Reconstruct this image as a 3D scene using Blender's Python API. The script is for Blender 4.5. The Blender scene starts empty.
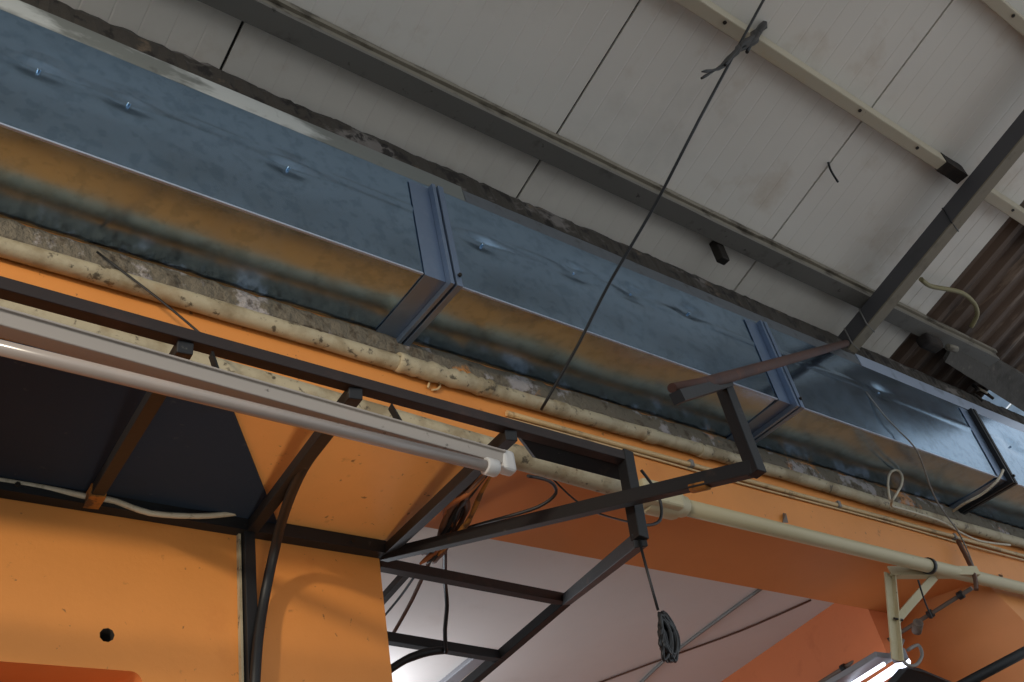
import bpy, bmesh, math, random
from mathutils import Vector, Matrix
random.seed(7)
C = bpy.context.scene.collection
S = 0.75                       # layout units -> metres
EYE = 1.6                      # camera height above the floor, metres
# camera orientation: rows = image right, image down, viewing direction, in (along wall, into wall, up)
RM = ((0.78912281, -0.58706178, -0.18067555), (0.2594752, 0.58521916, -0.768239), (0.55673854, 0.5593541, 0.61413776))
FPX = 998.76

# ------------------------------------------------------------------ layout helpers
def ray(px, py):
    c = (px - 512.0, py - 341.0, FPX)
    return Vector([sum(RM[k][i] * c[k] for k in range(3)) for i in range(3)])
def at(px, py, X=None, Y=None, Z=None):
    """point on the plane X=, Y= or Z= (layout units, camera at the origin)"""
    d = ray(px, py)
    if X is not None: return d * (X / d.x)
    if Y is not None: return d * (Y / d.y)
    return d * (Z / d.z)
RS, RC = 0.2864, 3.93           # roof underside: z = RC - RS * y
def roof_z(y): return RC - RS * y
def on_roof(px, py, drop=0.0):
    d = ray(px, py)
    return d * ((RC - drop) / (d.z + RS * d.y))
def W(p): return Vector((p[0] * S, p[1] * S, p[2] * S + EYE))

# ------------------------------------------------------------------ mesh builder
class MB:
    def __init__(s): s.v = []; s.f = []; s.sm = []
    def add(s, vs, fs, smooth=False):
        o = len(s.v); s.v += [Vector(v) for v in vs]
        for f in fs: s.f.append([o + i for i in f]); s.sm.append(smooth)
        return s
    def box(s, x0, x1, y0, y1, z0, z1):
        vs = [(x, y, z) for x in (x0, x1) for y in (y0, y1) for z in (z0, z1)]
        return s.add(vs, [(0, 1, 3, 2), (4, 6, 7, 5), (0, 4, 5, 1), (2, 3, 7, 6), (0, 2, 6, 4), (1, 5, 7, 3)])
    def bar(s, a, b, w, h, up=(0, 0, 1), profile=None):
        """bar from a to b, section w (sideways) x h (along up); profile = list of (side, up) for other sections"""
        a, b = Vector(a), Vector(b); d = (b - a).normalized()
        sd = d.cross(Vector(up)).normalized(); u = sd.cross(d)
        pr = profile or [(-w / 2, -h / 2), (w / 2, -h / 2), (w / 2, h / 2), (-w / 2, h / 2)]
        n = len(pr)
        vs = [p + sd * q[0] + u * q[1] for p in (a, b) for q in pr]
        fs = [(i, (i + 1) % n, n + (i + 1) % n, n + i) for i in range(n)] + [tuple(range(n))[::-1], tuple(range(n, 2 * n))]
        return s.add(vs, fs)
    def angle(s, a, b, w, h, t, up=(0, 0, 1), flip=1):
        pr = [(-w / 2, 0), (w / 2, 0), (w / 2, t), (-w / 2 + t, t), (-w / 2 + t, h), (-w / 2, h)]
        return s.bar(a, b, 0, 0, up, [(flip * x, y) for x, y in (pr if flip > 0 else pr[::-1])])
    def tube(s, pts, r, n=10, closed=False, smooth_path=0, wob=0.0):
        pts = [Vector(p) for p in pts]
        for _ in range(smooth_path):
            q = []
            m = len(pts)
            for i in range(m - 1 if not closed else m):
                p0 = pts[(i - 1) % m if closed else max(i - 1, 0)]; p1 = pts[i]; p2 = pts[(i + 1) % m]; p3 = pts[(i + 2) % m if closed else min(i + 2, m - 1)]
                q += [p1, (p1 + p2) * 0.5625 - (p0 + p3) * 0.0625]
            if not closed: q.append(pts[-1])
            pts = q
        m = len(pts); vs = []
        prev = None
        for i, p in enumerate(pts):
            if closed: t = pts[(i + 1) % m] - pts[i - 1]
            else: t = pts[min(i + 1, m - 1)] - pts[max(i - 1, 0)]
            t.normalize()
            if prev is None:
                u = t.orthogonal().normalized()
            else:
                u = (prev - t * prev.dot(t)).normalized()
            prev = u; w = t.cross(u)
            rr = (r[i * (len(r) - 1) // max(m - 1, 1)] if isinstance(r, (list, tuple)) else r) * (1 + random.uniform(-wob, wob))
            vs += [p + (u * math.cos(2 * math.pi * k / n) + w * math.sin(2 * math.pi * k / n)) * rr for k in range(n)]
        fs = []
        for i in range(m if closed else m - 1):
            j = (i + 1) % m
            fs += [(i * n + k, i * n + (k + 1) % n, j * n + (k + 1) % n, j * n + k) for k in range(n)]
        s.add(vs, fs, True)
        if not closed:
            o = len(s.v) - m * n
            s.f += [[o + k for k in range(n)][::-1], [o + (m - 1) * n + k for k in range(n)]]; s.sm += [False, False]
        return s
    def prism_x(s, prof, x0, x1, nseg=1, jit=0.0):
        """profile of (y, z) extruded along the wall; jit roughens it"""
        n = len(prof); vs = []
        for i in range(nseg + 1):
            x = x0 + (x1 - x0) * i / nseg
            for y, z in prof:
                e = jit if 0 < i < nseg else 0
                vs.append((x, y + random.uniform(-e, e), z + random.uniform(-e, e)))
        fs = [(i * n + k, i * n + (k + 1) % n, (i + 1) * n + (k + 1) % n, (i + 1) * n + k) for i in range(nseg) for k in range(n)]
        fs += [tuple(range(n))[::-1], tuple(range(nseg * n, nseg * n + n))]
        return s.add(vs, fs)
    def build(s, name, mat, parent=None, bevel=0.0, seg=2):
        me = bpy.data.meshes.new(name)
        org = parent['_org'] if parent is not None and '_org' in parent else (0, 0, 0)
        org = Vector(org)
        me.from_pydata([W(v) - org for v in s.v], [], s.f)
        for p, q in zip(me.polygons, s.sm): p.use_smooth = q
        bm = bmesh.new(); bm.from_mesh(me); bmesh.ops.recalc_face_normals(bm, faces=bm.faces[:]); bm.to_mesh(me); bm.free()
        me.materials.append(mat)
        o = bpy.data.objects.new(name, me); C.objects.link(o)
        if parent is not None:
            o.parent = parent
            if '_org' in parent: o['_org'] = parent['_org']
        if bevel:
            m = o.modifiers.new('edge', 'BEVEL'); m.width = bevel; m.segments = seg; m.limit_method = 'ANGLE'; m.angle_limit = 0.7
        return o
def cut(o, boxes):
    """take openings out of a wall for good"""
    for b in boxes:
        cu = bpy.data.objects.new('cutter', None) if False else b.build('cutter', M['burnt_dark'] if b is boxes[0] else M['orange_shade'])  # hole lined near-black and recess in shaded orange: their shade is painted
        m = o.modifiers.new('cut', 'BOOLEAN'); m.operation = 'DIFFERENCE'; m.object = cu; m.solver = 'EXACT'; m.material_mode = 'TRANSFER'
        bpy.context.view_layer.update()
        dg = bpy.context.evaluated_depsgraph_get()
        me = bpy.data.meshes.new_from_object(o.evaluated_get(dg))
        o.modifiers.remove(m); o.data = me
        bpy.data.objects.remove(cu, do_unlink=True)
def thing(name, label, cat, loc, group=None):
    o = bpy.data.objects.new(name, None); C.objects.link(o)
    w = W(loc); o.location = w; o['_org'] = tuple(w); o.empty_display_size = 0.05
    o['label'] = label; o['category'] = cat
    if group: o['group'] = group
    return o
def tag(o, label, cat, group=None):
    o['label'] = label; o['category'] = cat
    if group: o['group'] = group
    return o
def struct(o): o['kind'] = 'structure'; return o
def sroot(name, loc=(0, 0, 0)):
    o = bpy.data.objects.new(name, None); C.objects.link(o); o['kind'] = 'structure'
    w = W(loc); o.location = w; o['_org'] = tuple(w); o.empty_display_size = 0.05
    return o

# ------------------------------------------------------------------ materials
def srgb(h):
    r, g, b = [int(h[i:i + 2], 16) / 255 for i in (0, 2, 4)]
    return tuple(((c / 12.92) if c <= 0.04045 else ((c + 0.055) / 1.055) ** 2.4) for c in (r, g, b)) + (1,)
def mat(name, col, rough=0.6, metal=0.0, layers=(), bump=None, vary=None, spec=0.5, rough_var=None, emit=None):
    """layers: (scale, low, high, hex, strength, stretch) noise patches of dirt, rust or bare metal over the base"""
    m = bpy.data.materials.new(name); m.use_nodes = True
    nt = m.node_tree; N = nt.nodes; L = nt.links
    b = N['Principled BSDF']; b.inputs['Roughness'].default_value = rough; b.inputs['Metallic'].default_value = metal
    b.inputs['Specular IOR Level'].default_value = spec
    tc = N.new('ShaderNodeTexCoord')
    def noise(scale, detail=5, stretch=(1, 1, 1), off=0.0, dist=0.0):
        mp = N.new('ShaderNodeMapping'); mp.inputs['Scale'].default_value = stretch; mp.inputs['Location'].default_value = (off, off * 0.7, off * 1.3)
        L.new(tc.outputs['Object'], mp.inputs['Vector'])
        n = N.new('ShaderNodeTexNoise'); n.inputs['Scale'].default_value = scale; n.inputs['Detail'].default_value = detail; n.inputs['Roughness'].default_value = 0.62
        n.inputs['Distortion'].default_value = dist
        L.new(mp.outputs[0], n.inputs['Vector']); return n.outputs['Fac']
    def ramp(fac, lo, hi):
        r = N.new('ShaderNodeMapRange'); r.inputs['From Min'].default_value = lo; r.inputs['From Max'].default_value = hi
        L.new(fac, r.inputs['Value']); return r.outputs[0]
    rgb = N.new('ShaderNodeRGB'); rgb.outputs[0].default_value = srgb(col)
    cur = rgb.outputs[0]
    if vary:
        sc, amt = vary
        f = noise(sc, 4, off=3.1)
        mx = N.new('ShaderNodeMix'); mx.data_type = 'RGBA'; mx.blend_type = 'MULTIPLY'; mx.inputs[0].default_value = 1
        cr = N.new('ShaderNodeMapRange'); cr.inputs['From Min'].default_value = 0.3; cr.inputs['From Max'].default_value = 0.7
        cr.inputs['To Min'].default_value = 1 - amt; cr.inputs['To Max'].default_value = 1 + amt * 0.4
        L.new(f, cr.inputs['Value']); L.new(cur, mx.inputs[6]); L.new(cr.outputs[0], mx.inputs[7]); cur = mx.outputs[2]
    for i, ly in enumerate(layers):
        sc, lo, hi, hx, st = ly[:5]; stretch = ly[5] if len(ly) > 5 else (1, 1, 1)
        f = ramp(noise(sc, 6, stretch, off=7.3 * (i + 1)), lo, hi)
        ml = N.new('ShaderNodeMath'); ml.operation = 'MULTIPLY'; ml.inputs[1].default_value = st; L.new(f, ml.inputs[0])
        mx = N.new('ShaderNodeMix'); mx.data_type = 'RGBA'; L.new(ml.outputs[0], mx.inputs[0]); L.new(cur, mx.inputs[6]); mx.inputs[7].default_value = srgb(hx); cur = mx.outputs[2]
    L.new(cur, b.inputs['Base Color'])
    if rough_var:
        f = noise(rough_var[0], 5, off=1.7)
        cr = N.new('ShaderNodeMapRange'); cr.inputs['From Min'].default_value = 0.3; cr.inputs['From Max'].default_value = 0.7
        cr.inputs['To Min'].default_value = rough_var[1]; cr.inputs['To Max'].default_value = rough_var[2]
        L.new(f, cr.inputs['Value']); L.new(cr.outputs[0], b.inputs['Roughness'])
    if bump:
        sc, st, dist = bump
        f = noise(sc, 5, off=11.0)
        bp = N.new('ShaderNodeBump'); bp.inputs['Strength'].default_value = st; bp.inputs['Distance'].default_value = dist
        L.new(f, bp.inputs['Height']); L.new(bp.outputs[0], b.inputs['Normal'])
    if emit:
        b.inputs['Emission Color'].default_value = srgb(emit[0]); b.inputs['Emission Strength'].default_value = emit[1]
    return m
M = {}
M['orange'] = mat('orange_paint', 'd68940', 0.55, layers=[(14, .66, .72, '7a4a24', .5), (3, .6, .75, 'b9692c', .5), (36, .67, .71, '4a3524', .7)], vary=(2.2, .10), bump=(60, .15, .004))
M['orange_lifted'] = mat('lifted_orange', 'f0aa62', 0.55, layers=[(16, .62, .72, '8a5a2c', .45), (34, .65, .70, '4f3922', .7), (4, .58, .75, 'a8692c', .4)], vary=(2.5, .10), bump=(60, .15, .004))  # lightened orange: the left soffit's brightness is put into the colour
M['orange_shade'] = mat('shaded_orange', 'd88446', 0.6, vary=(2, .08), bump=(60, .1, .003))  # shaded copy of the orange, for soffit, jamb and recess
M['orange_red'] = mat('red_orange_paint', 'd97844', 0.6, layers=[(6, .6, .75, 'b4552a', .4)], vary=(2, .08), bump=(60, .1, .003))
M['white_ceiling'] = mat('white_plaster', 'd6cfca', 0.7, layers=[(3, .58, .8, 'b6a89f', .35)], vary=(1.5, .06), bump=(40, .1, .003))
M['roof_white'] = mat('white_roof_sheet', 'dcd5ca', 0.42, layers=[(2.6, .56, .74, 'a3835a', .45), (1.6, .56, .8, '9c978e', .4)], vary=(1.3, .07))
M['roof_gap'] = mat('dark_joint', '1c1a18', 0.9)
M['rusty_sheet'] = mat('rusty_corrugated', '5e4a3b', 0.7, layers=[(5, .5, .62, '3a2a20', .8, (1, .25, 1)), (9, .58, .68, 'a08a76', .5, (1.5, .15, 1))], bump=(40, .3, .004))
M['pale_sheet'] = mat('translucent_sheet', 'cfd8cc', 0.5)
_n = M['pale_sheet'].node_tree; _o = _n.nodes['Material Output']; _t = _n.nodes.new('ShaderNodeBsdfTranslucent'); _t.inputs[0].default_value = srgb('d8e4f2'); _x = _n.nodes.new('ShaderNodeMixShader'); _x.inputs[0].default_value = .6
_n.links.new(_n.nodes['Principled BSDF'].outputs[0], _x.inputs[1]); _n.links.new(_t.outputs[0], _x.inputs[2]); _n.links.new(_x.outputs[0], _o.inputs['Surface'])
M['galv'] = mat('galvanised_steel', '96b1ca', 0.19, 0.97, layers=[(26, .5, .6, '7d98b0', .5), (4, .6, .75, '70869a', .5)], rough_var=(7, .17, .27), bump=(1.6, .03, .02))
M['galv_strip'] = mat('galvanised_flange', '7f90a8', 0.42, 0.8, layers=[(20, .55, .68, '8a98ae', .5)], bump=(30, .2, .003))
M['flashing'] = mat('grey_flashing', '767873', 0.5, 0.1, layers=[(4, .55, .62, 'c4c6c2', .8, (.4, 1, 1)), (18, .6, .72, '4c4a46', .6)], bump=(40, .2, .003))
M['flashing_dark'] = mat('dull_flashing', '63676b', 0.5, 0.2, layers=[(4, .58, .66, '84888c', .6, (.4, 1, 1)), (18, .56, .68, '3f3b36', .7)], bump=(40, .2, .003))
M['galv_lit'] = mat('lit_metal', 'a9b4c6', 0.4, 0.4, layers=[(12, .56, .68, '77808e', .6)], bump=(30, .2, .003))  # pale tone that paints sunlight and edge glint onto metal
M['grime'] = mat('grimy_eave', '3b352e', 0.95, layers=[(6, .56, .62, '77706b', .75, (.5, 1, 1)), (16, .54, .6, '1c1713', .9), (9, .64, .70, '6b5a48', .7)], bump=(28, .6, .01))
M['mortar'] = mat('dirty_plaster', '716859', 0.9, layers=[(7, .52, .57, 'aaa3a1', .9), (4, .6, .64, 'd08a45', .8), (24, .55, .65, '4c3f30', .8)], bump=(30, .9, .02))
M['cream_pipe'] = mat('grimy_cream_pipe', 'a99c80', 0.6, layers=[(8, .48, .64, '7d6c4e', .8), (34, .58, .65, '3a3022', .85), (5, .58, .70, '8a6a3e', .6)], bump=(30, .4, .006))
M['cream_clean'] = mat('cream_pipe', 'b9ad8b', 0.5, layers=[(9, .58, .7, 'a8956a', .5), (40, .66, .72, '5c4a30', .7)], bump=(30, .1, .003))
M['conduit'] = mat('thin_conduit', 'bfa072', 0.5, layers=[(20, .55, .65, '6d573a', .6)])
M['black_steel'] = mat('black_steel', '0e0e10', 0.6, 0.0, layers=[(12, .62, .72, '3b2a20', .7), (30, .68, .72, '5a5750', .5)], bump=(40, .25, .003))
M['brown_steel'] = mat('brown_black_steel', '221714', 0.6, 0.0, layers=[(9, .55, .7, '3d2720', .7)], bump=(40, .25, .003))
M['rust'] = mat('rusty_steel', '492b20', 0.75, 0.2, layers=[(10, .5, .62, '3a2320', .8), (22, .6, .7, '6e4029', .6)], bump=(50, .5, .004))
M['rust_patch'] = mat('orange_rust', '9a6424', 0.8, layers=[(20, .5, .6, '3b2a1c', .8)], bump=(50, .5, .004))
M['purlin'] = mat('grey_purlin', '746f67', 0.55, 0.1, layers=[(9, .56, .68, '4d463d', .6), (26, .64, .7, '2d2620', .7)], bump=(40, .2, .003))
M['purlin_lip'] = mat('purlin_lip', '857d6e', 0.6, 0.1, layers=[(12, .52, .62, '3c342a', .8, (.5, 1, 1))], bump=(40, .2, .003))
M['gutter'] = mat('grey_brown_board', '4a453f', 0.8, layers=[(6, .52, .66, '2e2923', .7), (14, .6, .7, '6e675c', .5)], bump=(30, .4, .006))
M['batten'] = mat('cream_batten', 'b9ae97', 0.55, layers=[(5, .58, .7, 'b59f78', .5), (40, .69, .73, '4a3d2e', .7)], bump=(40, .1, .003))
M['burnt_dark'] = mat('burnt_end', '231c17', 0.9, layers=[(12, .5, .7, '4a3a2a', .6)])
M['rafter'] = mat('rafter_steel', '474546', 0.55, 0.2, layers=[(8, .58, .7, '3a3836', .6), (30, .67, .72, '6e655a', .5)], bump=(40, .15, .003))
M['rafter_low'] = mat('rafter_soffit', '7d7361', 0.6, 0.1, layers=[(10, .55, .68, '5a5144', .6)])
M['tarp'] = mat('black_board', '1b2a3c', 0.9, layers=[(30, .66, .7, '4a4d50', .35), (2, .55, .7, '1d2228', .6)], bump=(6, .3, .01))
M['white_steel'] = mat('white_fitting', '978f87', 0.45, layers=[(8, .58, .7, '9a8c84', .5), (32, .66, .71, '433a34', .8)])
M['glass_tube'] = mat('unlit_tube', '958b84', 0.22, layers=[(7, .58, .75, 'b09c90', .4)])
M['white_plastic'] = mat('white_plastic', 'b8b6b4', 0.4, layers=[(20, .62, .7, '9d9890', .5)])
M['lit'] = mat('lit_tube', 'ffffff', 0.3, emit=('e8eeff', 2.6))
M['grey_steel'] = mat('grey_fitting', '77767a', 0.5, 0.1, layers=[(12, .58, .7, '67625f', .5)])
M['cable_black'] = mat('black_cable', '121213', 0.5)
M['cable_brown'] = mat('brown_cable', '5a3a28', 0.6)
M['cable_rust'] = mat('orange_brown_strand', '8a4f26', 0.8)
M['cable_pale'] = mat('pale_cable', 'b9ae98', 0.55, layers=[(30, .55, .65, '7d705a', .6)])
M['cable_grey'] = mat('grey_cable', '77736e', 0.55)
M['cable_olive'] = mat('yellow_grey_cable', '8a8058', 0.55)
M['screw'] = mat('screw_steel', '2c2620', 0.5, 0.5)
M['rod'] = mat('brown_grey_rod', '6a5a4e', 0.6, layers=[(20, .55, .66, '3f332b', .7)])
M['concrete'] = mat('concrete', '6a6762', 0.8, layers=[(2, .5, .7, '6f6c66', .5)])

# ------------------------------------------------------------------ the setting
ZS = 1.956                        # soffit height
# upper wall band with its soffit (front face at y=2.4)
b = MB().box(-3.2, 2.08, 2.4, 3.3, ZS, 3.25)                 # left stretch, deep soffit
wl = b.build('wall_left', M['orange_lifted']); struct(wl)
low = MB().box(-3.2, 2.05, 3.085, 3.4, -EYE / S, ZS - .001)
wlo = low.build('wall_left_lower', M['orange']); struct(wlo)
h = at(107, 635, Y=3.085)
hole = MB().tube([(h.x, 3.0, h.z), (h.x, 3.36, h.z)], .024, 9)
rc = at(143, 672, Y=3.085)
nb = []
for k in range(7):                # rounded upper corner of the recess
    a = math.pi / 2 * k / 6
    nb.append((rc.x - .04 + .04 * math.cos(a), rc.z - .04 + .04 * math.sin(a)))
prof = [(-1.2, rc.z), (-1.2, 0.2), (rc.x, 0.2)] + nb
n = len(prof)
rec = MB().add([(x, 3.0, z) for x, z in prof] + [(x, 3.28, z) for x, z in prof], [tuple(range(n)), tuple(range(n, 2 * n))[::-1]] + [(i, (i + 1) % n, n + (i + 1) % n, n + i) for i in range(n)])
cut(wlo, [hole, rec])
# right stretch: front band, pier with a haunch, slanted jamb
bk = MB().box(2.08, 5.62, 2.4, 2.89, ZS, 3.25)
struct(bk.build('wall_back', M['orange_shade']))
fr = MB()
hf = [(5.62, 3.25), (5.62, ZS), (5.67, 1.925), (5.874, 1.739), (5.97, 1.58), (6.0, 1.4), (6.0, -EYE / S)]
nf = len(hf)
vs = []
for x, z in hf: vs += [(x, 2.4, z), (5.36 if z < ZS - .001 or z == ZS else 5.62, 2.89, z)]
vs[1] = (5.36, 2.89, 3.25)
fs = [(2 * i, 2 * i + 1, 2 * i + 3, 2 * i + 2) for i in range(nf - 1)]
o = len(vs); vs += [(9, 2.4, 3.25), (9, 2.4, -EYE / S), (9, 2.89, 3.25), (9, 2.89, -EYE / S)]
fs.append(tuple([2 * i for i in range(nf)] + [o + 1, o])); fs.append(tuple([2 * i + 1 for i in range(nf)][::-1] + [o + 2, o + 3])); fs += [(o, o + 1, o + 3, o + 2), (0, o, o + 2, 1), (2 * nf - 2, 2 * nf - 1, o + 3, o + 1)]
fr.add(vs, fs)
for i in range(nf - 1): fr.sm[i] = True
wr = struct(fr.build('wall_right', M['orange_shade'])); wr.data.materials.append(M['orange']); wr.data.polygons[nf - 1].material_index = 1  # jamb in the shaded orange, front face in the lit one
struct(MB().box(-3.2, 5.62, 2.394, 2.3995, ZS - .001, 3.06).build('trim_1', M['orange']))  # thin facing added so the wall front shows the lit orange
# room behind
CZ = 2.1
struct(MB().box(1.2, 5.6, 2.89, 8.0, CZ, CZ + .1).build('ceiling_inner', M['white_ceiling']))
a = at(833, 604, Z=CZ); c = at(722, 681, Z=CZ); d = (c - a) / (c.y - a.y)
x0 = a.x + d.x * (2.892 - a.y); x1 = a.x + d.x * (8 - a.y)
xw = MB().add([(x0, 2.892, -EYE / S), (x1, 8, -EYE / S), (x1 + .3, 8, -EYE / S), (x0 + .4, 2.892, -EYE / S), (x0, 2.892, CZ), (x1, 8, CZ), (x1 + .3, 8, CZ), (x0 + .4, 2.892, CZ)],
              [(0, 1, 5, 4), (1, 2, 6, 5), (2, 3, 7, 6), (3, 0, 4, 7), (0, 3, 2, 1), (4, 5, 6, 7)])
struct(xw.build('wall_inner', M['orange_red']))
struct(MB().box(-8, 12, -8, 9, -EYE / S - .1, -EYE / S).build('floor', M['concrete']))

# roof: sandwich panels with fine V-grooves, each panel a strip down the slope
ceil = sroot('ceiling', (2.5, .5, 3.8))
joints = [on_roof(243, 22).x, on_roof(600, 65).x, on_roof(870, 110).x]
pitch = (joints[2] - joints[0]) / 2
edges = [joints[0] - 3 * pitch, joints[0] - 2 * pitch, joints[0] - pitch] + joints + [joints[2] + pitch]
def roof_panel(xa, xb, ya, yb, m, g=14, gd=.0018, name='roof_panel', par=ceil, gap=.006):
    xs = []; n = g; w = (xb - xa - 2 * gap) / n
    for i in range(n):
        p = xa + gap + i * w
        xs += [(p, gd if i else 0), (p + .005, 0), (p + w - .005, 0)]
    xs.append((xb - gap, 0))
    bot = [(x, dz) for x, dz in xs]
    k = len(bot); vs = []
    for y in (ya, yb):
        vs += [(x, y, roof_z(y) + dz) for x, dz in bot] + [(x, y, roof_z(y) + .05) for x, dz in bot]
    fs = []
    for i in range(k - 1):
        fs += [(i, i + 1, 2 * k + i + 1, 2 * k + i), (k + i, 3 * k + i, 3 * k + i + 1, k + i + 1), (i, k + i, k + i + 1, i + 1), (2 * k + i, 2 * k + i + 1, 3 * k + i + 1, 3 * k + i)]
    fs += [(0, 2 * k, 3 * k, k), (k - 1, 2 * k - 1, 4 * k - 1, 3 * k - 1)]
    return MB().add(vs, fs).build(name, m, par)
YA, YB = -1.6, 2.33
for xa, xb in zip(edges[:-1], edges[1:]):
    roof_panel(xa, xb, YA, YB, M['roof_white'])
    MB().add([(xb - .012, y, roof_z(y) + dz) for y in (YA, YB) for dz in (.012, .03)] + [(xb + .012, y, roof_z(y) + dz) for y in (YA, YB) for dz in (.012, .03)],
             [(0, 1, 3, 2), (4, 6, 7, 5), (0, 2, 6, 4), (1, 5, 7, 3), (0, 4, 5, 1), (2, 3, 7, 6)]).build('joint_seal', M['roof_gap'], ceil)
RX = edges[-1]
# corrugated sheets at the far end
def corrugated(xa, xb, ya, yb, m, name, lab, cat, lift=.0, wl_=.16, amp=.028):
    k = int((xb - xa) / wl_ * 8); vs = []
    ny = 6
    for j in range(ny + 1):
        y = ya + (yb - ya) * j / ny
        for i in range(k + 1):
            x = xa + (xb - xa) * i / k
            t = ((x - xa) / wl_) % 1.0
            q = max(-1, min(1, 1.6 * math.sin(2 * math.pi * t)))
            z = roof_z(y) + lift + amp * (0.5 + 0.5 * q)
            vs.append((x, y, z))
    n = len(vs); vs += [(v[0], v[1], v[2] + .008) for v in vs]
    fs = []
    for j in range(ny):
        for i in range(k):
            a_ = j * (k + 1) + i; q = (a_, a_ + 1, a_ + k + 2, a_ + k + 1)
            fs += [q, tuple(n + v for v in q[::-1])]
    for i in range(k):
        fs += [(i, n + i, n + i + 1, i + 1), (ny * (k + 1) + i, ny * (k + 1) + i + 1, n + ny * (k + 1) + i + 1, n + ny * (k + 1) + i)]
    for j in range(ny):
        a_ = j * (k + 1); fs += [(a_, a_ + k + 1, n + a_ + k + 1, n + a_), (a_ + k, n + a_ + k, n + a_ + 2 * k + 1, a_ + 2 * k + 1)]
    return tag(MB().add(vs, fs).build(name, m), lab, cat)
corrugated(RX + .01, 7.05, YA, 1.99, M['rusty_sheet'], 'corrugated_sheet', 'rust-brown corrugated roof sheet beyond the dark rafter', 'roof sheet')
corrugated(RX + .01, 6.45, 1.97, YB, M['rusty_sheet'], 'corrugated_sheet', 'short strip of rusty roof sheet low by the eave, past the grey purlin', 'roof sheet', lift=.012)
corrugated(6.47, 6.78, 1.97, YB, M['pale_sheet'], 'corrugated_sheet', 'narrow pale translucent roof strip low by the eave at the right edge', 'roof sheet', lift=.012)
corrugated(6.83, 9.0, 1.97, YB, M['pale_sheet'], 'corrugated_sheet', 'last pale roof strip, cut off by the right edge of the photo', 'roof sheet', lift=.012)

# ------------------------------------------------------------------ purlins, rafter, eave
def roof_frame_prof(y0, y1, z0):   # purlin section between y0 (front) and y1 (back), bottom z0, up to the roof
    return [(y0, z0), (y1, z0), (y1, roof_z(y1) - .004), (y0, roof_z(y0) - .004)]
yf, yb, zb = 1.84, 1.94, 3.323
t = thing('purlin', 'long grey steel purlin between the duct and the cream battens', 'purlin', (2.5, 1.89, zb))
MB().prism_x([(yf, zb), (yb, zb), (yb, zb + .012), (yf + .012, zb + .012), (yf + .012, zb + .02), (yf, zb + .02)], -3, 6.15, 40, .0012).build('bottom_flange', M['purlin'], t)
MB().prism_x([(yf + .004, zb + .02), (yf + .014, zb + .02), (yf + .014, roof_z(yf) - .03), (yf + .004, roof_z(yf) - .03)], -3, 6.15, 40, .001).build('web', M['purlin_lip'], t)
MB().prism_x([(yf - .012, roof_z(yf) - .03), (yf + .05, roof_z(yf) - .03), (yf + .05, roof_z(yf + .05) - .004), (yf - .012, roof_z(yf) - .004)], -3, 6.15, 60, .002).build('top_flange', M['purlin_lip'], t)
def batten(xa, xb, y0, y1, z0, lab, screws, burnt_dark=None):
    t = thing('batten', lab, 'batten', ((xa + xb) / 2, (y0 + y1) / 2, z0))
    MB().prism_x(roof_frame_prof(y0, y1, z0), xa, xb, 1).build('beam', M['batten'], t, bevel=.004)
    for x in screws:
        MB().tube([(x, (y0 + y1) / 2 - .01, z0 + .004), (x, (y0 + y1) / 2 - .01, z0 - .006)], .009, 8).build('screw', M['screw'], t)
    if burnt_dark:
        MB().prism_x([(y0 - .004, z0 - .004), (y1 + .004, z0 - .004), (y1 + .004, roof_z(y1) - .006), (y0 - .004, roof_z(y0) - .006)], burnt_dark[0], burnt_dark[1], 5, .002).build('burnt_end', M['burnt_dark'], t)['label'] = 'scorched black end'
    return t
Y2, Z2 = 1.049, 3.55
sx = [at(722, 25, Z=Z2).x, at(860, 110, Z=Z2).x, at(912, 152, Z=Z2).x]
batten(-3, 4.70, Y2, 1.112, Z2, 'cream roof batten with a scorched end left of the dark rafter', sx, (4.50, 4.705))
batten(4.83, 9, Y2, 1.112, Z2, 'cream roof batten continuing right of the dark rafter', [at(1010, 212, Z=Z2).x, 6.2])
batten(-3, 9, .34, .40, 3.757, 'cream roof batten crossing the top right corner of the photo', [at(1014, 14, Z=3.76).x, 4.0])
# rafter: box section under the purlins
XR = 4.72
def pl(y, dz): return RC - .08 - dz - RS * y
t = thing('rafter', 'dark steel rafter sloping down from the top right corner', 'rafter', (XR, 2.1, 3.2))
ye = 2.12
def slab(x0_, x1_, d0, d1, ya, yb):
    vs = [(x, y, pl(y, dd)) for y in (ya, yb) for x, dd in ((x0_, d0), (x1_, d0), (x1_, d1), (x0_, d1))]
    return MB().add(vs, [(0, 1, 2, 3), (7, 6, 5, 4), (0, 4, 5, 1), (1, 5, 6, 2), (2, 6, 7, 3), (3, 7, 4, 0)])
slab(XR, XR + .012, 0, .105, YA, ye).build('side_plate', M['rafter'], t)
slab(XR + .068, XR + .08, 0, .105, YA, ye).build('side_plate', M['rafter'], t)
slab(XR + .012, XR + .068, 0, .012, YA, ye).build('top_plate', M['rafter'], t)
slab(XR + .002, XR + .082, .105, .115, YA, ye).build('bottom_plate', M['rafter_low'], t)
slab(XR - .002, XR + .084, -.002, .118, ye, ye + .012).build('end_plate', M['rafter'], t)
# tie straps round the rafter, near its foot and higher up
for py, lab, yy in ((220, 'upper', 1.25), (320, 'low', 1.93), (350, 'foot', 2.06)):
    vs = MB().tube([(XR - .006, yy, pl(yy, .0)), (XR - .006, yy, pl(yy, .112)), (XR + .088, yy + .02, pl(yy, .12))], .004, 6)
    vs.build('tie_strap', M['cable_grey'] if yy > 1.5 else M['cable_black'], t)
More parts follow.
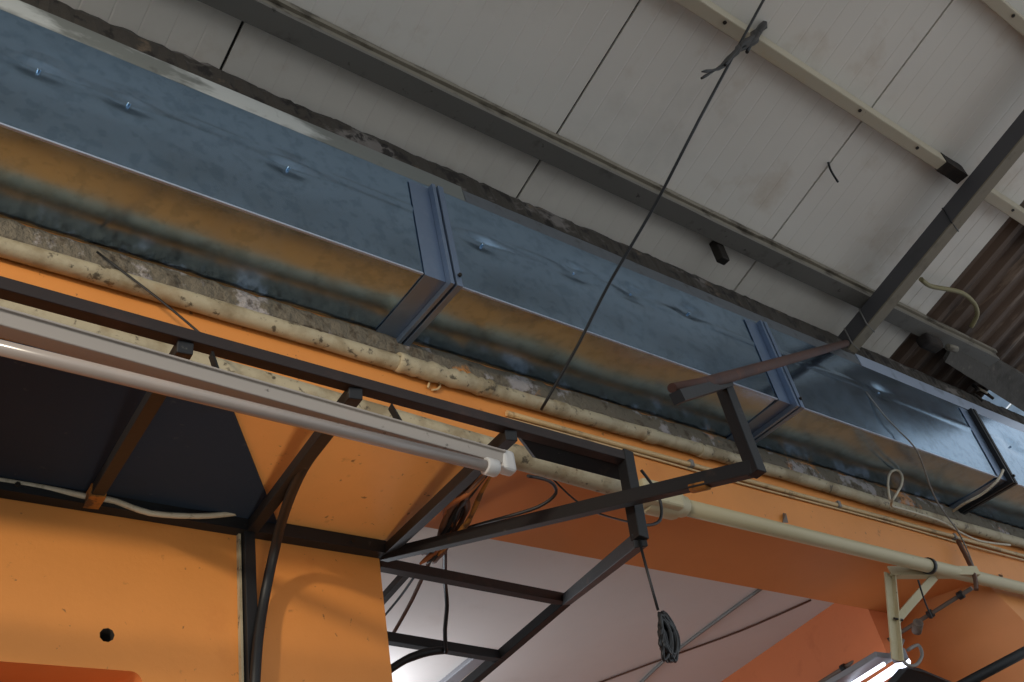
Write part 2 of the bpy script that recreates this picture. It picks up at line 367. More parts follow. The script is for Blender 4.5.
# grimy eave beam over the duct with peeling plaster
ev = MB().prism_x([(2.10, 3.08), (2.3, 3.06), (2.3, roof_z(2.3)), (2.16, roof_z(2.16) - .01), (2.11, 3.22)], -3, 9, 420, .006).build('eave_beam', M['grime'])
tag(ev, 'grimy plaster eave beam along the wall top above the steel duct', 'beam')
fl = thing('flashing_strip', 'light grey metal flashing along the upper edge of the duct', 'flashing', (1, 2.08, 3.0))
MB().prism_x([(2.065, 2.985), (2.085, 2.985), (2.10, 3.08), (2.075, 3.085)], -3, 1.98, 30, .001).build('strip', M['flashing'], fl)
MB().prism_x([(2.07, 2.98), (2.085, 2.98), (2.10, 3.07), (2.08, 3.075)], 1.99, 4.72, 60, .001).build('strip', M['flashing_dark'], fl)
MB().prism_x([(2.07, 2.98), (2.085, 2.98), (2.10, 3.08), (2.075, 3.085)], 4.73, 9, 40, .001).build('strip', M['galv_lit'], fl)  # far strip paler: sunlight on it is put into the colour
wc = thing('wall_cap', 'rough dark masonry behind the duct under the roof edge', 'wall cap', (2, 2.4, 3.1)) if False else None

# ------------------------------------------------------------------ the duct
DY, DZ0, DZ1 = 2.045, 2.437, 2.955
duct = thing('air_duct', 'long galvanised steel air duct running along the wall under the roof', 'duct', (2.5, 2.2, DZ0))
fx = [1.80, 3.775, 5.76]
cuts = [-3.2] + fx + [9.0]
dimples = [at(130, 102, Y=DY), at(290, 166, Y=DY), at(484, 243, Y=DY), at(575, 272, Y=DY), at(632, 293, Y=DY), at(690, 312, Y=DY), at(40, 68, Y=DY), at(880, 392, Y=DY), at(1012, 446, Y=DY)]
zc = sum(p.z for p in dimples[:6]) / 6
def section(xa, xb):
    nx = max(8, int((xb - xa) / .022)); nz = 26
    vs = []; fs = []
    for j in range(nz + 1):
        z = DZ0 + (DZ1 - DZ0) * j / nz
        for i in range(nx + 1):
            x = xa + (xb - xa) * i / nx
            y = DY
            y -= .005 * math.exp(-((z - zc) / .007) ** 2)                     # pressed crease
            y -= .010 * math.sin(math.pi * (z - DZ0) / (DZ1 - DZ0)) * math.sin(math.pi * (x - xa) / (xb - xa)) * .5
            for p in dimples:
                y += .015 * math.exp(-(((x - p.x) / .11) ** 2 + ((z - p.z) / .05) ** 2))
            vs.append((x, y, z))
    for j in range(nz):
        for i in range(nx):
            a_ = j * (nx + 1) + i; fs.append((a_, a_ + 1, a_ + nx + 2, a_ + nx + 1))
    # bottom with its own slight sag, back and top
    ny = 10; o = len(vs); YBk = 2.392
    for j in range(1, ny + 1):
        y = DY + (YBk - DY) * j / ny
        for i in range(nx + 1):
            x = xa + (xb - xa) * i / nx
            u = (x - xa) / (xb - xa)
            vs.append((x, y, DZ0 - .007 * math.sin(math.pi * j / ny) * (math.sin(math.pi * u) + .5 * math.sin(5 * math.pi * u))))
    idx = lambda j, i: i if j == 0 else o + (j - 1) * (nx + 1) + i
    for j in range(ny):
        for i in range(nx): fs.append((idx(j, i), idx(j + 1, i), idx(j + 1, i + 1), idx(j, i + 1)))
    p = len(vs)
    for i in range(nx + 1): vs.append((xa + (xb - xa) * i / nx, YBk, DZ1))
    for i in range(nx):
        fs.append((idx(ny, i), p + i, p + i + 1, idx(ny, i + 1))); fs.append((p + i, nz * (nx + 1) + i, nz * (nx + 1) + i + 1, p + i + 1))
    m = MB().add(vs, fs, True)
    ob = m.build('duct_section', M['galv'], duct)
    me = ob.data
    bm = bmesh.new(); bm.from_mesh(me)
    for e in bm.edges:
        if len(e.link_faces) == 2 and e.calc_face_angle() > .6: e.smooth = False
    bm.to_mesh(me); bm.free()
    return ob
for xa, xb in zip(cuts[:-1], cuts[1:]): section(xa + .003, xb - .003)
for xa, xb in zip(cuts[:-1], cuts[1:]):
    MB().box(xa + .03, xb - .125, DY - .004, DY + .004, DZ0 - .004, DZ0 + .003).build('edge_glint', M['galv_lit'], duct)  # added strip, paints the bright glint along the duct's lower edge
def lframe(xa, xb, out, inn=.0):
    """an angle collar hugging front and underside of the duct"""
    yo, zo = DY - out, DZ0 - out
    prof_o = [(yo, DZ1 - .02), (yo, zo), (2.385, zo)]
    prof_i = [(2.385, DZ0 - .009), (DY - .006, DZ0 - .009), (DY - .006, DZ1 - .02)]
    pr = prof_o + prof_i; n = len(pr)
    vs = [(x, y, z) for x in (xa, xb) for y, z in pr]
    return MB().add(vs, [(0, 1, 4, 5), (1, 2, 3, 4), (n + 5, n + 4, n + 1, n), (n + 4, n + 3, n + 2, n + 1)] + [(i, n + i, n + (i + 1) % n, (i + 1) % n) for i in range(n)])
for k, x in enumerate(fx):
    f = lframe(x - .03, x - .014, .034).build('flange', M['galv_strip'] if k < 2 else M['black_steel'], duct, bevel=.001)
    lframe(x - .004, x + .022, .036).build('flange_angle', M['galv_strip'] if k < 2 else M['black_steel'], f, bevel=.001)
    lframe(x - .12, x - .03, .004).build('sealing_tape', M['galv_strip'], f)
    MB().tube([(x + .012, DY - .036, DZ0 + .015), (x + .012, DY - .046, DZ0 + .015)], .008, 6).build('bolt', M['screw'], f)
for p in dimples:
    MB().tube([(p.x, DY + .016, p.z), (p.x, DY + .002, p.z)], .006, 8).build('rivet', M['galv'], duct)

# ------------------------------------------------------------------ pipes and rough plaster under the duct
mo = MB().prism_x([(2.40, 2.428), (2.382, 2.426), (2.376, 2.39), (2.378, 2.35), (2.40, 2.325)], -3, 9, 300, .004).build('plaster_ridge', M['mortar'])
tag(mo, 'rough patchy plaster ridge between the duct underside and upper cream pipe', 'plaster')
up = thing('pipe', 'grimy cream pipe running directly under the duct', 'pipe', (2.5, 2.345, 2.26))
pts = [(x, 2.364 + random.uniform(-.002, .002), 2.287 + .004 * math.sin(x * 2.1)) for x in [(-3 + i * .12) for i in range(100)]]
MB().tube(pts, .031, 14, wob=.03).build('pipe_body', M['cream_pipe'], up)
for q in ((565, 402), (655, 428), (710, 446)):
    x = at(*q, Y=2.32).x
    MB().tube([(x - .035, 2.364, 2.287), (x + .035, 2.364, 2.287)], .0345, 14).build('coupling', M['cream_pipe'], up, bevel=.003)
# wrapped, bulging stretch of the pipe
x0w, x1w = at(405, 372, Y=2.32).x, at(500, 395, Y=2.32).x
MB().tube([(x0w + (x1w - x0w) * i / 24, 2.362, 2.286 + random.uniform(-.004, .004)) for i in range(25)], .035, 12, wob=.14).build('tape_wrap', M['cream_pipe'], up)['label'] = 'lumpy wrapped stretch'
th = thing('conduit', 'thin tan conduit on the wall between the two cream pipes', 'conduit', (3.5, 2.385, 2.21))
MB().tube([(x, 2.383 + random.uniform(-.002, .002), 2.203 + .02 * math.sin(x * 1.3) * .2) for x in [2.25 + i * .2 for i in range(34)]], .012, 8).build('tube', M['conduit'], th)
MB().tube([(x, 2.386, 2.178 + .004 * math.sin(x * 3)) for x in [2.25 + i * .2 for i in range(34)]], .006, 6).build('wire', M['conduit'], th)
for x in (3.3, 4.4, 5.5):
    MB().box(x - .012, x + .012, 2.366, 2.40, 2.185, 2.222).build('clip', M['cable_grey'], th, bevel=.003)
# lower pipe in two diameters, meeting at a fitting
lp = thing('pipe', 'lower cream pipe along the edge of the orange soffit', 'pipe', (3, 2.33, 1.95))
LY, LR = 2.335, .036
zr = lambda x: .8195 * LY
MB().tube([(x, LY, zr(x)) for x in (2.98, 4, 5, 6.2, 7.5, 9)], LR, 16).build('thin_run', M['cream_clean'], lp)
xj = at(615, 486, Y=2.32).x
MB().tube([(x, LY - .015, .8375 * 2.32 + (2.3 - x) * .034) for x in [-3 + i * .14 for i in range(42)]], .047, 14, wob=.02).build('thick_run', M['cream_pipe'], lp)
ca, cb = at(655, 506, Y=2.32), at(706, 517, Y=2.32)
MB().tube([(2.78, LY, zr(0)), (2.84, LY, zr(0)), (2.85, LY, zr(0)), (3.03, LY, zr(0)), (3.04, LY, zr(0)), (3.09, LY, zr(0))], [.05, .05, .066, .066, .048, .046], 14).build('coupling', M['cream_clean'], lp, bevel=.003)
MB().box(2.80, 3.02, LY - .07, LY + .03, zr(0) - .055, zr(0) + .05).build('junction_box', M['cream_clean'], lp, bevel=.012, seg=3)
for q in ((935, 577),):
    x = at(*q, Y=2.33).x
    MB().tube([(x - .012, LY, zr(0)), (x + .012, LY, zr(0))], LR + .008, 14).build('strap_ring', M['cable_black'], lp)
for q in ((787, 516), (1003, 577)):
    p = at(*q, Y=2.37)
    tag(MB().add([(p.x - .02, 2.398, p.z - .03), (p.x + .03, 2.396, p.z - .02), (p.x + .01, 2.39, p.z + .03), (p.x - .015, 2.36, p.z + .005)], [(0, 1, 2), (0, 2, 3), (0, 3, 1), (1, 3, 2)]).build('wall_plug', M['cable_grey']),
        'grey wall plug on the orange band ' + ('left of the lamp bracket' if q[0] < 900 else 'right of the lamp bracket'), 'wall plug')

# ------------------------------------------------------------------ black awning frame
aw = thing('awning_frame', 'black welded awning frame: front rail and arms fixed to the orange wall', 'frame', (1.5, 3.06, 1.2))
FY = 1.94
MB().bar((-3, FY, .9145 * FY), at(630, 460, Y=FY), .038, .038).build('front_rail', M['brown_steel'], aw, bevel=.002)
for i, (q, e) in enumerate((((90, 505), (180, 352)), ((250, 530), (352, 400)), ((386, 556), (508, 437)))):
    A, B = at(*q, Y=3.075), at(*e, Y=FY)
    A.z = 1.925; zr_ = .9145 * FY + (at(630, 460, Y=FY).z - .9145 * FY) * (B.x + 3) / (at(630, 460, Y=FY).x + 3); B = Vector((B.x + .012, FY - .005, zr_ - .032))
    m = MB().bar(A, B, .042, .042)
    ar = m.build('arm', M['black_steel'], aw, bevel=.002)
    if i == 0:
        P, Q = A.lerp(B, .02), A.lerp(B, .12)
        MB().bar(P - Vector((0, 0, .004)), Q - Vector((0, 0, .004)), .05, .044).build('rust_patch', M['rust_patch'], ar)
pa = at(248, 536, Y=3.06)
MB().bar((pa.x, 3.064, 1.92), (pa.x + .012, 3.064, .3), .042, .04, up=(0, -1, 0)).build('wall_post', M['black_steel'], aw, bevel=.002)
MB().bar((pa.x - .03, 3.075, 1.9), (pa.x - .022, 3.075, .3), .009, .02, up=(0, -1, 0)).build('post_edge', M['cream_pipe'], aw)['label'] = 'paint-stained strip beside the post'
# plate between rail and pipe
pA, pB = at(535, 432, Y=FY + .03), at(650, 470, Y=FY + .03)
MB().add([at(520, 437, Y=FY + .02), at(628, 466, Y=FY + .02), at(628, 482, Y=FY + .07), at(536, 458, Y=FY + .07)] + [p + Vector((0, .015, .012)) for p in (at(520, 437, Y=FY + .02), at(628, 466, Y=FY + .02), at(628, 482, Y=FY + .07), at(536, 458, Y=FY + .07))],
         [(0, 1, 2, 3), (7, 6, 5, 4), (0, 4, 5, 1), (1, 5, 6, 2), (2, 6, 7, 3), (3, 7, 4, 0)]).build('web_plate', M['black_steel'], aw)
le = thing('angle_iron', 'black angle iron along the top of the lower orange wall', 'angle iron', (1, 3.07, 1.92))
MB().angle((-3, 3.058, 1.898), (2.06, 3.058, 1.898), .05, .055, .010, flip=-1).build('angle', M['black_steel'], le)
for x in (.35, .66, 1.27, 1.9):
    MB().tube([(x, 3.036, 1.925), (x, 3.026, 1.925)], .009, 6).build('bolt', M['screw'], le)

# bracket frame reaching out from the wall corner
B0 = at(640, 540, Y=FY); A1 = at(635, 497, Y=FY)
A0 = Vector((2.075, 3.085, 1.915)); d = A1 - A0; A2 = A0 + d * 1.43
q = at(755, 468, Y=A2.y); A2 = q
br = thing('bracket_frame', 'black steel bracket with rungs reaching out past the lower cream pipe', 'bracket', tuple(A0))
m = MB().bar(A0, A2, .042, .045); lb = m.build('long_bar', M['black_steel'], br, bevel=.002)
_d = (A2 - A0).normalized(); _p = A0 + (A2 - A0) * .885
MB().tube([_p - _d * .03 + Vector((0, 0, -.012)), _p + _d * .03 + Vector((0, 0, -.012))], .022, 10).build('rust_patch', M['rust_patch'], lb)
tp = at(626, 458, Y=FY)
MB().bar(tp + Vector((0, 0, .02)), B0, .044, .044, up=(0, -1, 0)).build('drop_bar', M['black_steel'], br, bevel=.002)
r1 = at(566, 600, Y=3.15); r2 = at(500, 656.5, Y=3.62); re = at(450, 699.3, Y=4.0)
MB().bar(B0, r1, .046, .046).build('side_rail', M['black_steel'], br, bevel=.002)
MB().bar(r1, re, .046, .046).build('side_rail', M['black_steel'], br, bevel=.002)
l1 = at(378, 564, Y=3.15); l2 = at(380, 637, Y=r2.y)
MB().bar(l1, r1, .045, .045).build('rung', M['brown_steel'], br, bevel=.002)
MB().bar(l2, r2, .045, .045).build('rung', M['black_steel'], br, bevel=.002)
MB().bar(at(408, 571, Y=3.16), at(374, 609, Y=3.5), .03, .03).build('inner_rail', M['black_steel'], br)
# rusty strut from the rafter's foot and the upright hanging from it
U1 = at(722, 382, Y=A2.y)
R1 = Vector((XR + .03, 2.09, pl(2.09, .085)))
R1 = at(846, 343, Y=2.06)
dirn = (U1 - R1)
R0 = at(672, 388, Y=(R1 + dirn * 1.42).y)
st = thing('strut', 'rusty round strut running from the rafter foot down over the duct', 'strut', tuple(R1))
MB().tube([R1 + Vector((.02, .01, .012)), U1 + (R0 - U1) * .5 + Vector((0, 0, .0)), R0], [.021, .019, .012], 12).build('rod', M['rust'], st)
k = at(676, 394, Y=R0.y) ; k2 = at(726, 378, Y=U1.y)
MB().bar(k + Vector((0, 0, -.01)), k2 + Vector((0, 0, -.02)), .03, .03).build('lower_bar', M['black_steel'], st)
MB().bar(U1 + Vector((0, 0, -.005)), A2 + Vector((0, 0, -.022)), .042, .042, up=(0, -1, 0)).build('upright', M['black_steel'], br, bevel=.002)

# ------------------------------------------------------------------ black board under the soffit
o = [(-2.5, 2.42), at(226, 393, Z=1.945)[:2], at(275, 526, Z=1.945)[:2], (-2.5, 3.05)]
vs = [(x, min(y, 3.03), z) for z in (1.943, 1.953) for x, y in o]
tag(MB().add(vs, [(0, 1, 2, 3), (7, 6, 5, 4), (0, 4, 5, 1), (1, 5, 6, 2), (2, 6, 7, 3), (3, 7, 4, 0)]).build('soffit_board', M['tarp']), 'black board with a slanted end fixed under the orange soffit', 'board')

# ------------------------------------------------------------------ unlit tube light on the left
L0, L1 = at(-60, 306, Y=1.88), at(500, 461, Y=1.88)
dv = (L1 - L0).normalized()
tl = thing('tube_light', 'unlit white fluorescent batten with one bare tube under the front rail', 'tube light', tuple(L0))
hp = [(-.028, .010), (-.022, -.024), (.022, -.024), (.028, .010), (.036, .010), (.036, .017), (-.036, .017), (-.036, .010)]
MB().bar(L0, L1, 0, 0, (0, 0, 1), hp).build('housing', M['white_steel'], tl, bevel=.002)
T0, T1 = at(-60, 333, Y=1.86), at(488, 466.5, Y=1.86)
MB().tube([T0, T0.lerp(T1, .5), T1], .0175, 16).build('tube', M['glass_tube'], tl)
hd = MB().tube([T1 - dv * .012, T1 + dv * .03], .026, 14).build('lamp_holder', M['white_plastic'], tl, bevel=.003)
E1 = at(507, 463, Y=1.87)
MB().bar(E1 - dv * .028, E1 + dv * .022, .042, .075).build('holder_base', M['white_plastic'], hd, bevel=.01, seg=3)
hl = MB().tube([T0 + dv * .012, T0 - dv * .03], .026, 14).build('lamp_holder', M['white_plastic'], tl, bevel=.003)
MB().bar(T0 - dv * .034 + Vector((0, .01, .02)), T0 - dv * .075 + Vector((0, .01, .02)), .042, .075).build('holder_base', M['white_plastic'], hl, bevel=.01, seg=3)
for f_ in (.42, .78):                      # hangers up to the arms
    p = L0.lerp(L1, f_)
    MB().bar(p + Vector((0, 0, .015)), p + Vector((0, .05, .13)), .02, .006, up=(1, 0, 0)).build('hanger', M['cable_black'], tl)

# ------------------------------------------------------------------ lamp bracket and lit lamp on the right
pb0 = Vector((5.33, 2.29, 1.885)); pb1 = at(889, 577, Z=1.885); pb2 = at(895, 660, Y=pb1.y + .12)
pbm = pb0.lerp(pb1, .50); pbd = at(896, 621, Y=pb1.lerp(pb2, .53).y)
bk = thing('lamp_bracket', 'cream angle bracket strapped to the lower cream pipe', 'bracket', tuple(pb0))
MB().angle(pb0, pb1, .05, .05, .008).build('top_bar', M['cream_clean'], bk)
MB().angle(pb1 + Vector((0, 0, .02)), pb2, .06, .03, .008, up=(0, -1, 0)).build('hanging_bar', M['cream_clean'], bk)
MB().bar(pbm, pbd, .042, .012, up=(0, -1, 0)).build('brace', M['cream_clean'], bk)
MB().tube([pbd + Vector((-.045, -.02, .0)), pbd + Vector((.03, -.02, .0))], .006, 6).build('bolt', M['screw'], bk)
q0, q1 = at(907, 661, Y=2.6), at(852, 697, Y=3.1)
lt = thing('tube_light', 'lit fluorescent lamp hanging under the cream bracket at the bottom right', 'tube light', tuple(q0))
h0, h1 = at(886, 655, Y=2.64), at(815, 697, Y=3.14)
MB().bar(h0, h1, .16, .03).build('reflector', M['grey_steel'], lt, bevel=.004)
MB().tube([q0, q1], .021, 12).build('tube', M['lit'], lt)
q2, q3 = at(884, 664, Y=2.62), at(838, 693, Y=3.05)
MB().tube([q2, q3], .010, 10).build('tube', M['lit'], lt)
MB().bar(at(905, 655, Y=2.57), at(893, 656, Y=2.6), .05, .06).build('end_cap', M['grey_steel'], lt, bevel=.006)
sh = [at(908, 668, Y=2.62), at(925, 672, Y=2.6), at(968, 690, Y=2.6), at(880, 700, Y=2.8)]
tag(MB().add(sh + [p + Vector((0, .02, .03)) for p in sh], [(0, 1, 2, 3), (7, 6, 5, 4), (0, 4, 5, 1), (1, 5, 6, 2), (2, 6, 7, 3), (3, 7, 4, 0)]).build('lamp_shade', M['black_steel'], lt, bevel=.003), 'black shade', 'x')
del bpy.data.objects['lamp_shade']['category']

# rods
rd = thing('rod', 'thin grey-brown rod hung from the pipe and running back past the lit lamp', 'rod', tuple(at(970, 587, Y=2.34)))
e0, e1 = at(972, 588, Y=2.34), at(805, 692, Y=3.5)
MB().tube([e0, e0.lerp(e1, .5), e1], .012, 8).build('shaft', M['rod'], rd)
for f in (.05, .22, .74):
    p = e0.lerp(e1, f); MB().tube([p, p + (e1 - e0).normalized() * .03], .022, 10).build('collar', M['black_steel'], rd)
p = at(917, 626, Y=2.5); MB().tube([p + Vector((-.01, -.02, .01)), p + Vector((.03, .03, -.012))], .026, 10).build('cap', M['rod'], rd)
tag(MB().tube([at(1070, 628, Y=1.8), at(930, 702, Y=2.25)], .023, 10).build('bar', M['black_steel']), 'dark round bar crossing the bottom right corner of the photo', 'bar')

# ------------------------------------------------------------------ cables
def cable(name, lab, pts, r, m, sp=2, n=6, cat='cable', group=None):
    return tag(MB().tube(pts, r, n, smooth_path=sp).build(name, m), lab, cat, group)
c0 = on_roof(770, -12, .012); c3 = at(541, 410, Y=2.3)
mid = [at(700, 118, Y=c0.y + (c3.y - c0.y) * .26), at(655, 205, Y=c0.y + (c3.y - c0.y) * .48), at(610, 282, Y=c0.y + (c3.y - c0.y) * .68), at(578, 345, Y=c0.y + (c3.y - c0.y) * .83)]
lc = thing('hanging_cord', 'long thin black cord stretched from the roof down to the upper pipe', 'cord', tuple(c3))
MB().tube([c0] + mid + [c3], .0062, 6, smooth_path=2).build('cord', M['cable_black'], lc)
kx = []
for px, py in ((768, 2), (762, 14), (765, 22), (758, 32), (752, 40), (742, 46), (735, 52), (722, 66), (703, 75)):
    kx.append(at(px, py, Y=1.02))
for i in range(6):
    sp_ = [p + Vector((random.uniform(-1, 1), random.uniform(-1, 1), random.uniform(-1, 1))) * .011 for p in kx[:len(kx) - (i % 3 if i else 0)]]
    MB().tube(sp_, [.010, .014, .013, .014, .011, .010, .008, .006, .004], 6, smooth_path=2, wob=.35).build('frayed_tail', M['cable_black'], lc)
MB().tube([at(754, 38, Y=1.02), at(750, 46, Y=1.03), at(747, 52, Y=1.03)], .008, 6).build('frayed_tail', M['cable_black'], lc)
cable('cable', 'thick black cable drooping beside the black wall post', [at(320, 443, Y=2.36), at(303, 468, Y=2.46), at(288, 502, Y=2.68), at(277, 540, Y=2.92), at(266, 590, Y=3.03), at(258, 640, Y=3.03), at(254, 700, Y=3.03)], .019, M['cable_black'], n=8)
cable('cable', 'pale stained cable lying along the ledge below the black board', [at(-10, 479, Y=3.04), at(40, 487, Y=3.04), at(84, 496, Y=3.03), at(115, 501, Y=3.03), at(150, 513, Y=3.02), at(199, 516, Y=3.02), at(235, 513, Y=3.02), at(256, 510, Y=3.02)], .011, M['cable_pale'])
cable('cable', 'thin black cable looping behind the lamp holder to the long bar', [at(440, 536, Y=2.85), at(470, 527, Y=2.7), at(502, 518, Y=2.5), at(538, 507, Y=2.38), at(556, 493, Y=2.3), at(549, 481, Y=2.25), at(528, 476, Y=2.2)], .0065, M['cable_black'])
cable('cable', 'thin dark wire sagging under the thick pipe to the drop bar', [at(553, 479, Y=2.4), at(575, 500, Y=2.4), at(600, 514, Y=2.38), at(634, 523, Y=1.98)], .004, M['cable_black'])
cable('cable', 'small black cable loop round the drop bar beside the junction box', [at(641, 470, Y=1.97), at(655, 489, Y=1.97), at(661, 505, Y=1.98), at(660, 520, Y=1.98), at(650, 525, Y=1.98), at(637, 525, Y=1.97)], .006, M['cable_black'])
tw = thing('cable_bundle', 'bundle of black and orange-brown strands along the right awning arm', 'cables', tuple(at(440, 545, Y=2.7)))
for i in range(9):
    o1, o2, o3 = random.uniform(-11, 9), random.uniform(-11, 11), random.uniform(-14, 9)
    pts = [at(492 + o1, 462 + o2 * .5, Y=2.36), at(474 + o2, 490 + o1 * .5, Y=2.5), at(459 + o3, 515 + o2, Y=2.66), at(442 + o1 * .8, 543 + o3 * .4, Y=2.82), at(428 + o3 * .6, 558 + o1 * .7, Y=2.95)]
    MB().tube(pts, [.007, .011, .012, .009, .004], 6, smooth_path=2, wob=.25).build('strand', M[('cable_black', 'cable_rust', 'cable_black', 'cable_brown', 'rust_patch')[i % 5]], tw)
cable('wire', 'knotted black wire hanging straight from the long bar to the lower rung', [at(445, 543, Y=3.0), at(445, 580, Y=3.3), at(447, 605, Y=3.42), at(445, 630, Y=3.5), at(446, 652, Y=3.56)], .010, M['cable_black'])
cable('wire', 'brown wire slanting down behind the rungs to the wall edge', [at(432, 556, Y=3.2), at(412, 600, Y=3.5), at(393, 634, Y=3.7)], .009, M['cable_brown'])
cable('wire', 'thin black wire slanting behind the upper rung', [at(416, 574, Y=3.3), at(400, 597, Y=3.5), at(380, 621, Y=3.7)], .006, M['cable_black'])
cable('cable', 'black sleeve drooping under the lower rung', [at(446, 650, Y=3.58), at(428, 652, Y=3.6), at(405, 660, Y=3.65), at(384, 674, Y=3.7)], [.02, .02, .018, .016], M['cable_black'], n=8)
# hanging coil of cable
cl = thing('cable_coil', 'tangled black cable coil hanging on a thin wire below the bracket frame', 'cable', tuple(at(668, 662, Y=FY)))
MB().tube([at(639, 540, Y=FY), at(648, 574, Y=FY), at(658, 610, Y=FY)], .005, 6).build('wire', M['cable_black'], cl)
for i in range(30):
    w = random.uniform(2.5, 5.5); cx = 669 + random.uniform(-4.5, 4.5); top = 611 + abs(random.gauss(0, 14)); bot = 658 + random.uniform(-9, 4)
    yy = FY + random.uniform(-.025, .025)
    pts = [at(661 + random.uniform(-2, 4), top, Y=yy), at(cx + w * .6, (top * .6 + bot * .4), Y=yy + .01), at(cx + w, bot - 6, Y=yy), at(cx + random.uniform(-2, 2), bot, Y=yy), at(cx - w * .9, bot - 8, Y=yy - .012), at(664 - w * .4, (top * .55 + bot * .45), Y=yy)]
    MB().tube(pts, .0055, 6, closed=True, smooth_path=2).build('loop', M['cable_black'], cl)
# wires on the white ceiling inside
zc_ = CZ - .008
cable('wire', 'thin brown wire crossing under the white inner ceiling', [at(585, 688, Z=zc_), at(660, 660, Z=zc_), at(740, 631, Z=zc_), at(811, 600, Z=zc_)], .006, M['cable_brown'], n=5)
cable('wire', 'grey dusty conduit line on the white inner ceiling', [at(636, 688, Z=zc_), at(665, 660, Z=zc_), at(715, 622, Z=zc_), at(762, 588, Z=zc_)], .010, M['cable_grey'], n=6)
tag(MB().bar(at(434, 694, Z=zc_ - .008), at(482, 655, Z=zc_ - .008), .09, .03).build('ceiling_batten', M['grey_steel'], bevel=.004), 'pale grey batten on the white inner ceiling behind the lower rung', 'batten')
# right side cables
cable('cable', 'thin yellow-grey cable curving over the rusty roof sheet beside the rafter', [on_roof(*q_, .06) for q_ in ((921, 279), (930, 286), (946, 289), (962, 293), (974, 303), (977, 315), (971, 327))], .014, M['cable_olive'], n=7)
lo = [(890, 500), (888, 485), (890, 473), (897, 470), (902, 476), (901, 486), (893, 500)]
cable('cable', 'white string loop sticking up from the upper pipe under the duct', [at(*q_, Y=2.23) for q_ in lo] + [at(*q_, Y=2.31) for q_ in ((892, 506), (905, 510), (940, 521), (958, 531), (980, 541), (1010, 545))], .007, M['cable_pale'])
cable('cable', 'thin grey wire dangling down the front of the duct to the pipes', [at(866, 392, Y=2.04), at(884, 415, Y=2.02), at(900, 432, Y=2.02), at(917, 451, Y=2.02), at(930, 486, Y=2.15), at(941, 508, Y=2.26), at(957, 530, Y=2.29), at(968, 552, Y=2.33), at(976, 573, Y=2.3)], .0042, M['cable_grey'])
cable('cable', 'short pale cable running along the dark flange under the duct', [at(1003, 470, Y=1.99), at(997, 481, Y=2.0), at(982, 494, Y=2.1), at(965, 503, Y=2.2), at(953, 511, Y=2.3)], .008, M['cable_pale'])
cable('strap', 'brown strap tying the lamp bracket up to the upper pipe', [at(958, 541, Y=2.34), at(968, 560, Y=2.32), at(975, 578, Y=2.28), at(976, 590, Y=2.29)], .013, M['cable_brown'], n=6)
cable('cable', 'thin black wire hanging from the bracket to the rod', [at(918, 580, Y=2.35), at(925, 602, Y=2.4), at(932, 618, Y=2.44)], .005, M['cable_black'], n=5)
cable('cable', 'curled grey cable ring beside the lit lamp', [at(903, 640, Y=2.6), at(900, 652, Y=2.58), at(906, 664, Y=2.56), at(916, 665, Y=2.56), at(922, 655, Y=2.57), at(918, 645, Y=2.58), at(908, 650, Y=2.57)], .009, M['cable_grey'], n=8)
cable('wire', 'thin dark wire slanting across the gap over the upper pipe', [at(97, 252, Y=2.36), at(160, 300, Y=2.26), at(203, 336, Y=2.18)], .004, M['cable_black'], n=5)
cable('wire', 'curled bare wire ring on the wall below the wrapped pipe', [at(*q_, Y=2.385) for q_ in ((428, 388), (430, 381), (436, 380), (440, 384), (438, 389), (432, 390))], .005, M['conduit'], n=5)
cable('wire', 'short bent wire end poking from the roof panel joint above the rafter', [on_roof(828, 162, .006), on_roof(831, 171, .03), on_roof(838, 182, .05)], .006, M['cable_black'], n=5)
# dirty junction box and cloth where purlin meets the rusty sheets
jb = thing('junction_box', 'dusty dark junction box at the end of the grey purlin', 'junction box', tuple(on_roof(935, 345, .1)))
p = on_roof(932, 345, .10)
MB().box(p.x - .09, p.x + .09, p.y - .04, p.y + .05, p.z - .02, p.z + .06).build('box', M['burnt_dark'], jb, bevel=.02, seg=3)
p2 = at(952, 349, Y=p.y - .04); MB().tube([p2 + Vector((-.05, .0, 0)), p2 + Vector((.02, -.015, -.008))], .022, 10).build('bulb_cap', M['purlin_lip'], jb)
g = [on_roof(958, 338, .04), on_roof(1040, 385, .04), on_roof(1040, 422, .10), on_roof(945, 362, .10)]
tag(MB().add(g + [v + Vector((0, .0, .03)) for v in g], [(0, 1, 2, 3), (7, 6, 5, 4), (0, 4, 5, 1), (1, 5, 6, 2), (2, 6, 7, 3), (3, 7, 4, 0)]).build('gutter_board', M['gutter']), 'grey-brown board under the rusty roof sheet beyond the junction box', 'board')
p = at(724, 255, Y=1.95)
tag(MB().box(p.x - .03, p.x + .03, 1.945, 1.99, p.z - .03, roof_z(1.99)).build('roof_cleat', M['screw'], bevel=.004), 'small black cleat behind the grey purlin', 'cleat')
dbr = thing('debris', 'dark twigs and rags lodged on the flashing at the far end', 'debris', tuple(at(985, 392, Y=2.08)))
for i in range(9):
    q_ = (975 + random.uniform(-8, 24), 388 + random.uniform(-4, 8))
    A = at(*q_, Y=2.085); B = at(q_[0] + random.uniform(5, 16), q_[1] + random.uniform(-6, 9), Y=2.07)
    MB().tube([A, A.lerp(B, .5) + Vector((0, 0, .01)), B], .010, 5, wob=.3).build('twig', M['burnt_dark'] if i % 3 else M['cable_pale'], dbr)

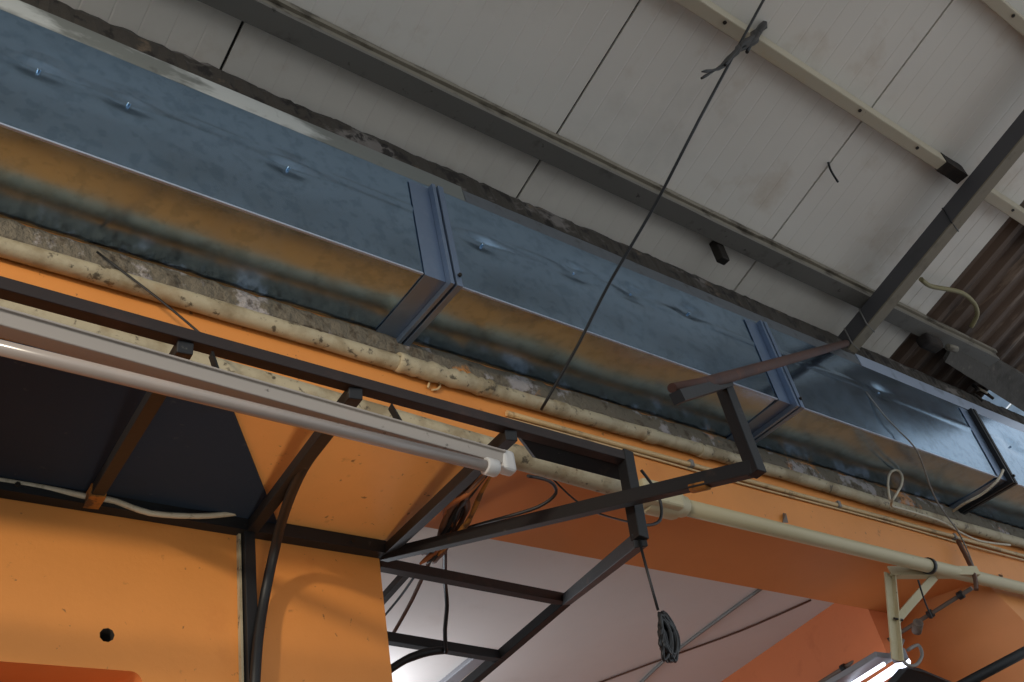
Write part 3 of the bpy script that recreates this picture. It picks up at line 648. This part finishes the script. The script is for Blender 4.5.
# ------------------------------------------------------------------ light
w = bpy.data.worlds.new('sky'); bpy.context.scene.world = w; w.use_nodes = True
bg = w.node_tree.nodes['Background']; bg.inputs[0].default_value = (0.86, 0.93, 1.0, 1); bg.inputs[1].default_value = 0.9
def area(name, loc, target, size, power, col):
    l = bpy.data.lights.new(name, 'AREA'); l.size = size * S; l.energy = power; l.color = col
    o = bpy.data.objects.new(name, l); C.objects.link(o)
    o.location = W(loc); o.rotation_euler = (W(target) - W(loc)).to_track_quat('-Z', 'Y').to_euler()
    return o
sp = bpy.data.lights.new('hall_lamp', 'SPOT'); sp.energy = 430; sp.color = (1.0, .88, .70); sp.spot_size = math.radians(46); sp.spot_blend = .6; sp.shadow_soft_size = .13
so = bpy.data.objects.new('hall_lamp', sp); C.objects.link(so); so.location = W((-3.5, -.5, 2.5)); so.rotation_euler = (W((.5, 3.0, 1.5)) - W((-3.5, -.5, 2.5))).to_track_quat('-Z', 'Y').to_euler()
sl = bpy.data.lights.new('soffit_fill', 'SPOT'); sl.energy = 40; sl.color = (1.0, .90, .74); sl.spot_size = math.radians(38); sl.spot_blend = .9; sl.shadow_soft_size = .2  # unseen fill spot, added to brighten the left soffit from below
so2 = bpy.data.objects.new('soffit_fill', sl); C.objects.link(so2); so2.location = W((.9, 1.3, -.6)); so2.rotation_euler = (W((1.5, 2.75, 1.95)) - W((.9, 1.3, -.6))).to_track_quat('-Z', 'Y').to_euler()
area('inner_lamp', (2.75, 4.95, 1.7), (2.8, 4.8, 2.1), .35, 8, (.85, .92, 1.0))

cam = bpy.data.cameras.new('camera'); co = bpy.data.objects.new('camera', cam); C.objects.link(co)
cam.sensor_width = 36; cam.lens = FPX * 36 / 1024; cam.clip_start = .02
r0, r1_, r2_ = [Vector(r) for r in RM]
mw = Matrix((( r0.x, -r1_.x, -r2_.x, 0), (r0.y, -r1_.y, -r2_.y, 0), (r0.z, -r1_.z, -r2_.z, EYE), (0, 0, 0, 1)))
co.matrix_world = mw
sc = bpy.context.scene; sc.camera = co
sc.view_settings.view_transform = 'Standard'; sc.view_settings.look = 'None'; sc.view_settings.gamma = 1; sc.view_settings.exposure = 0.0
sc.view_settings.use_curve_mapping = False
for o in bpy.data.objects:
    if '_org' in o: del o['_org']
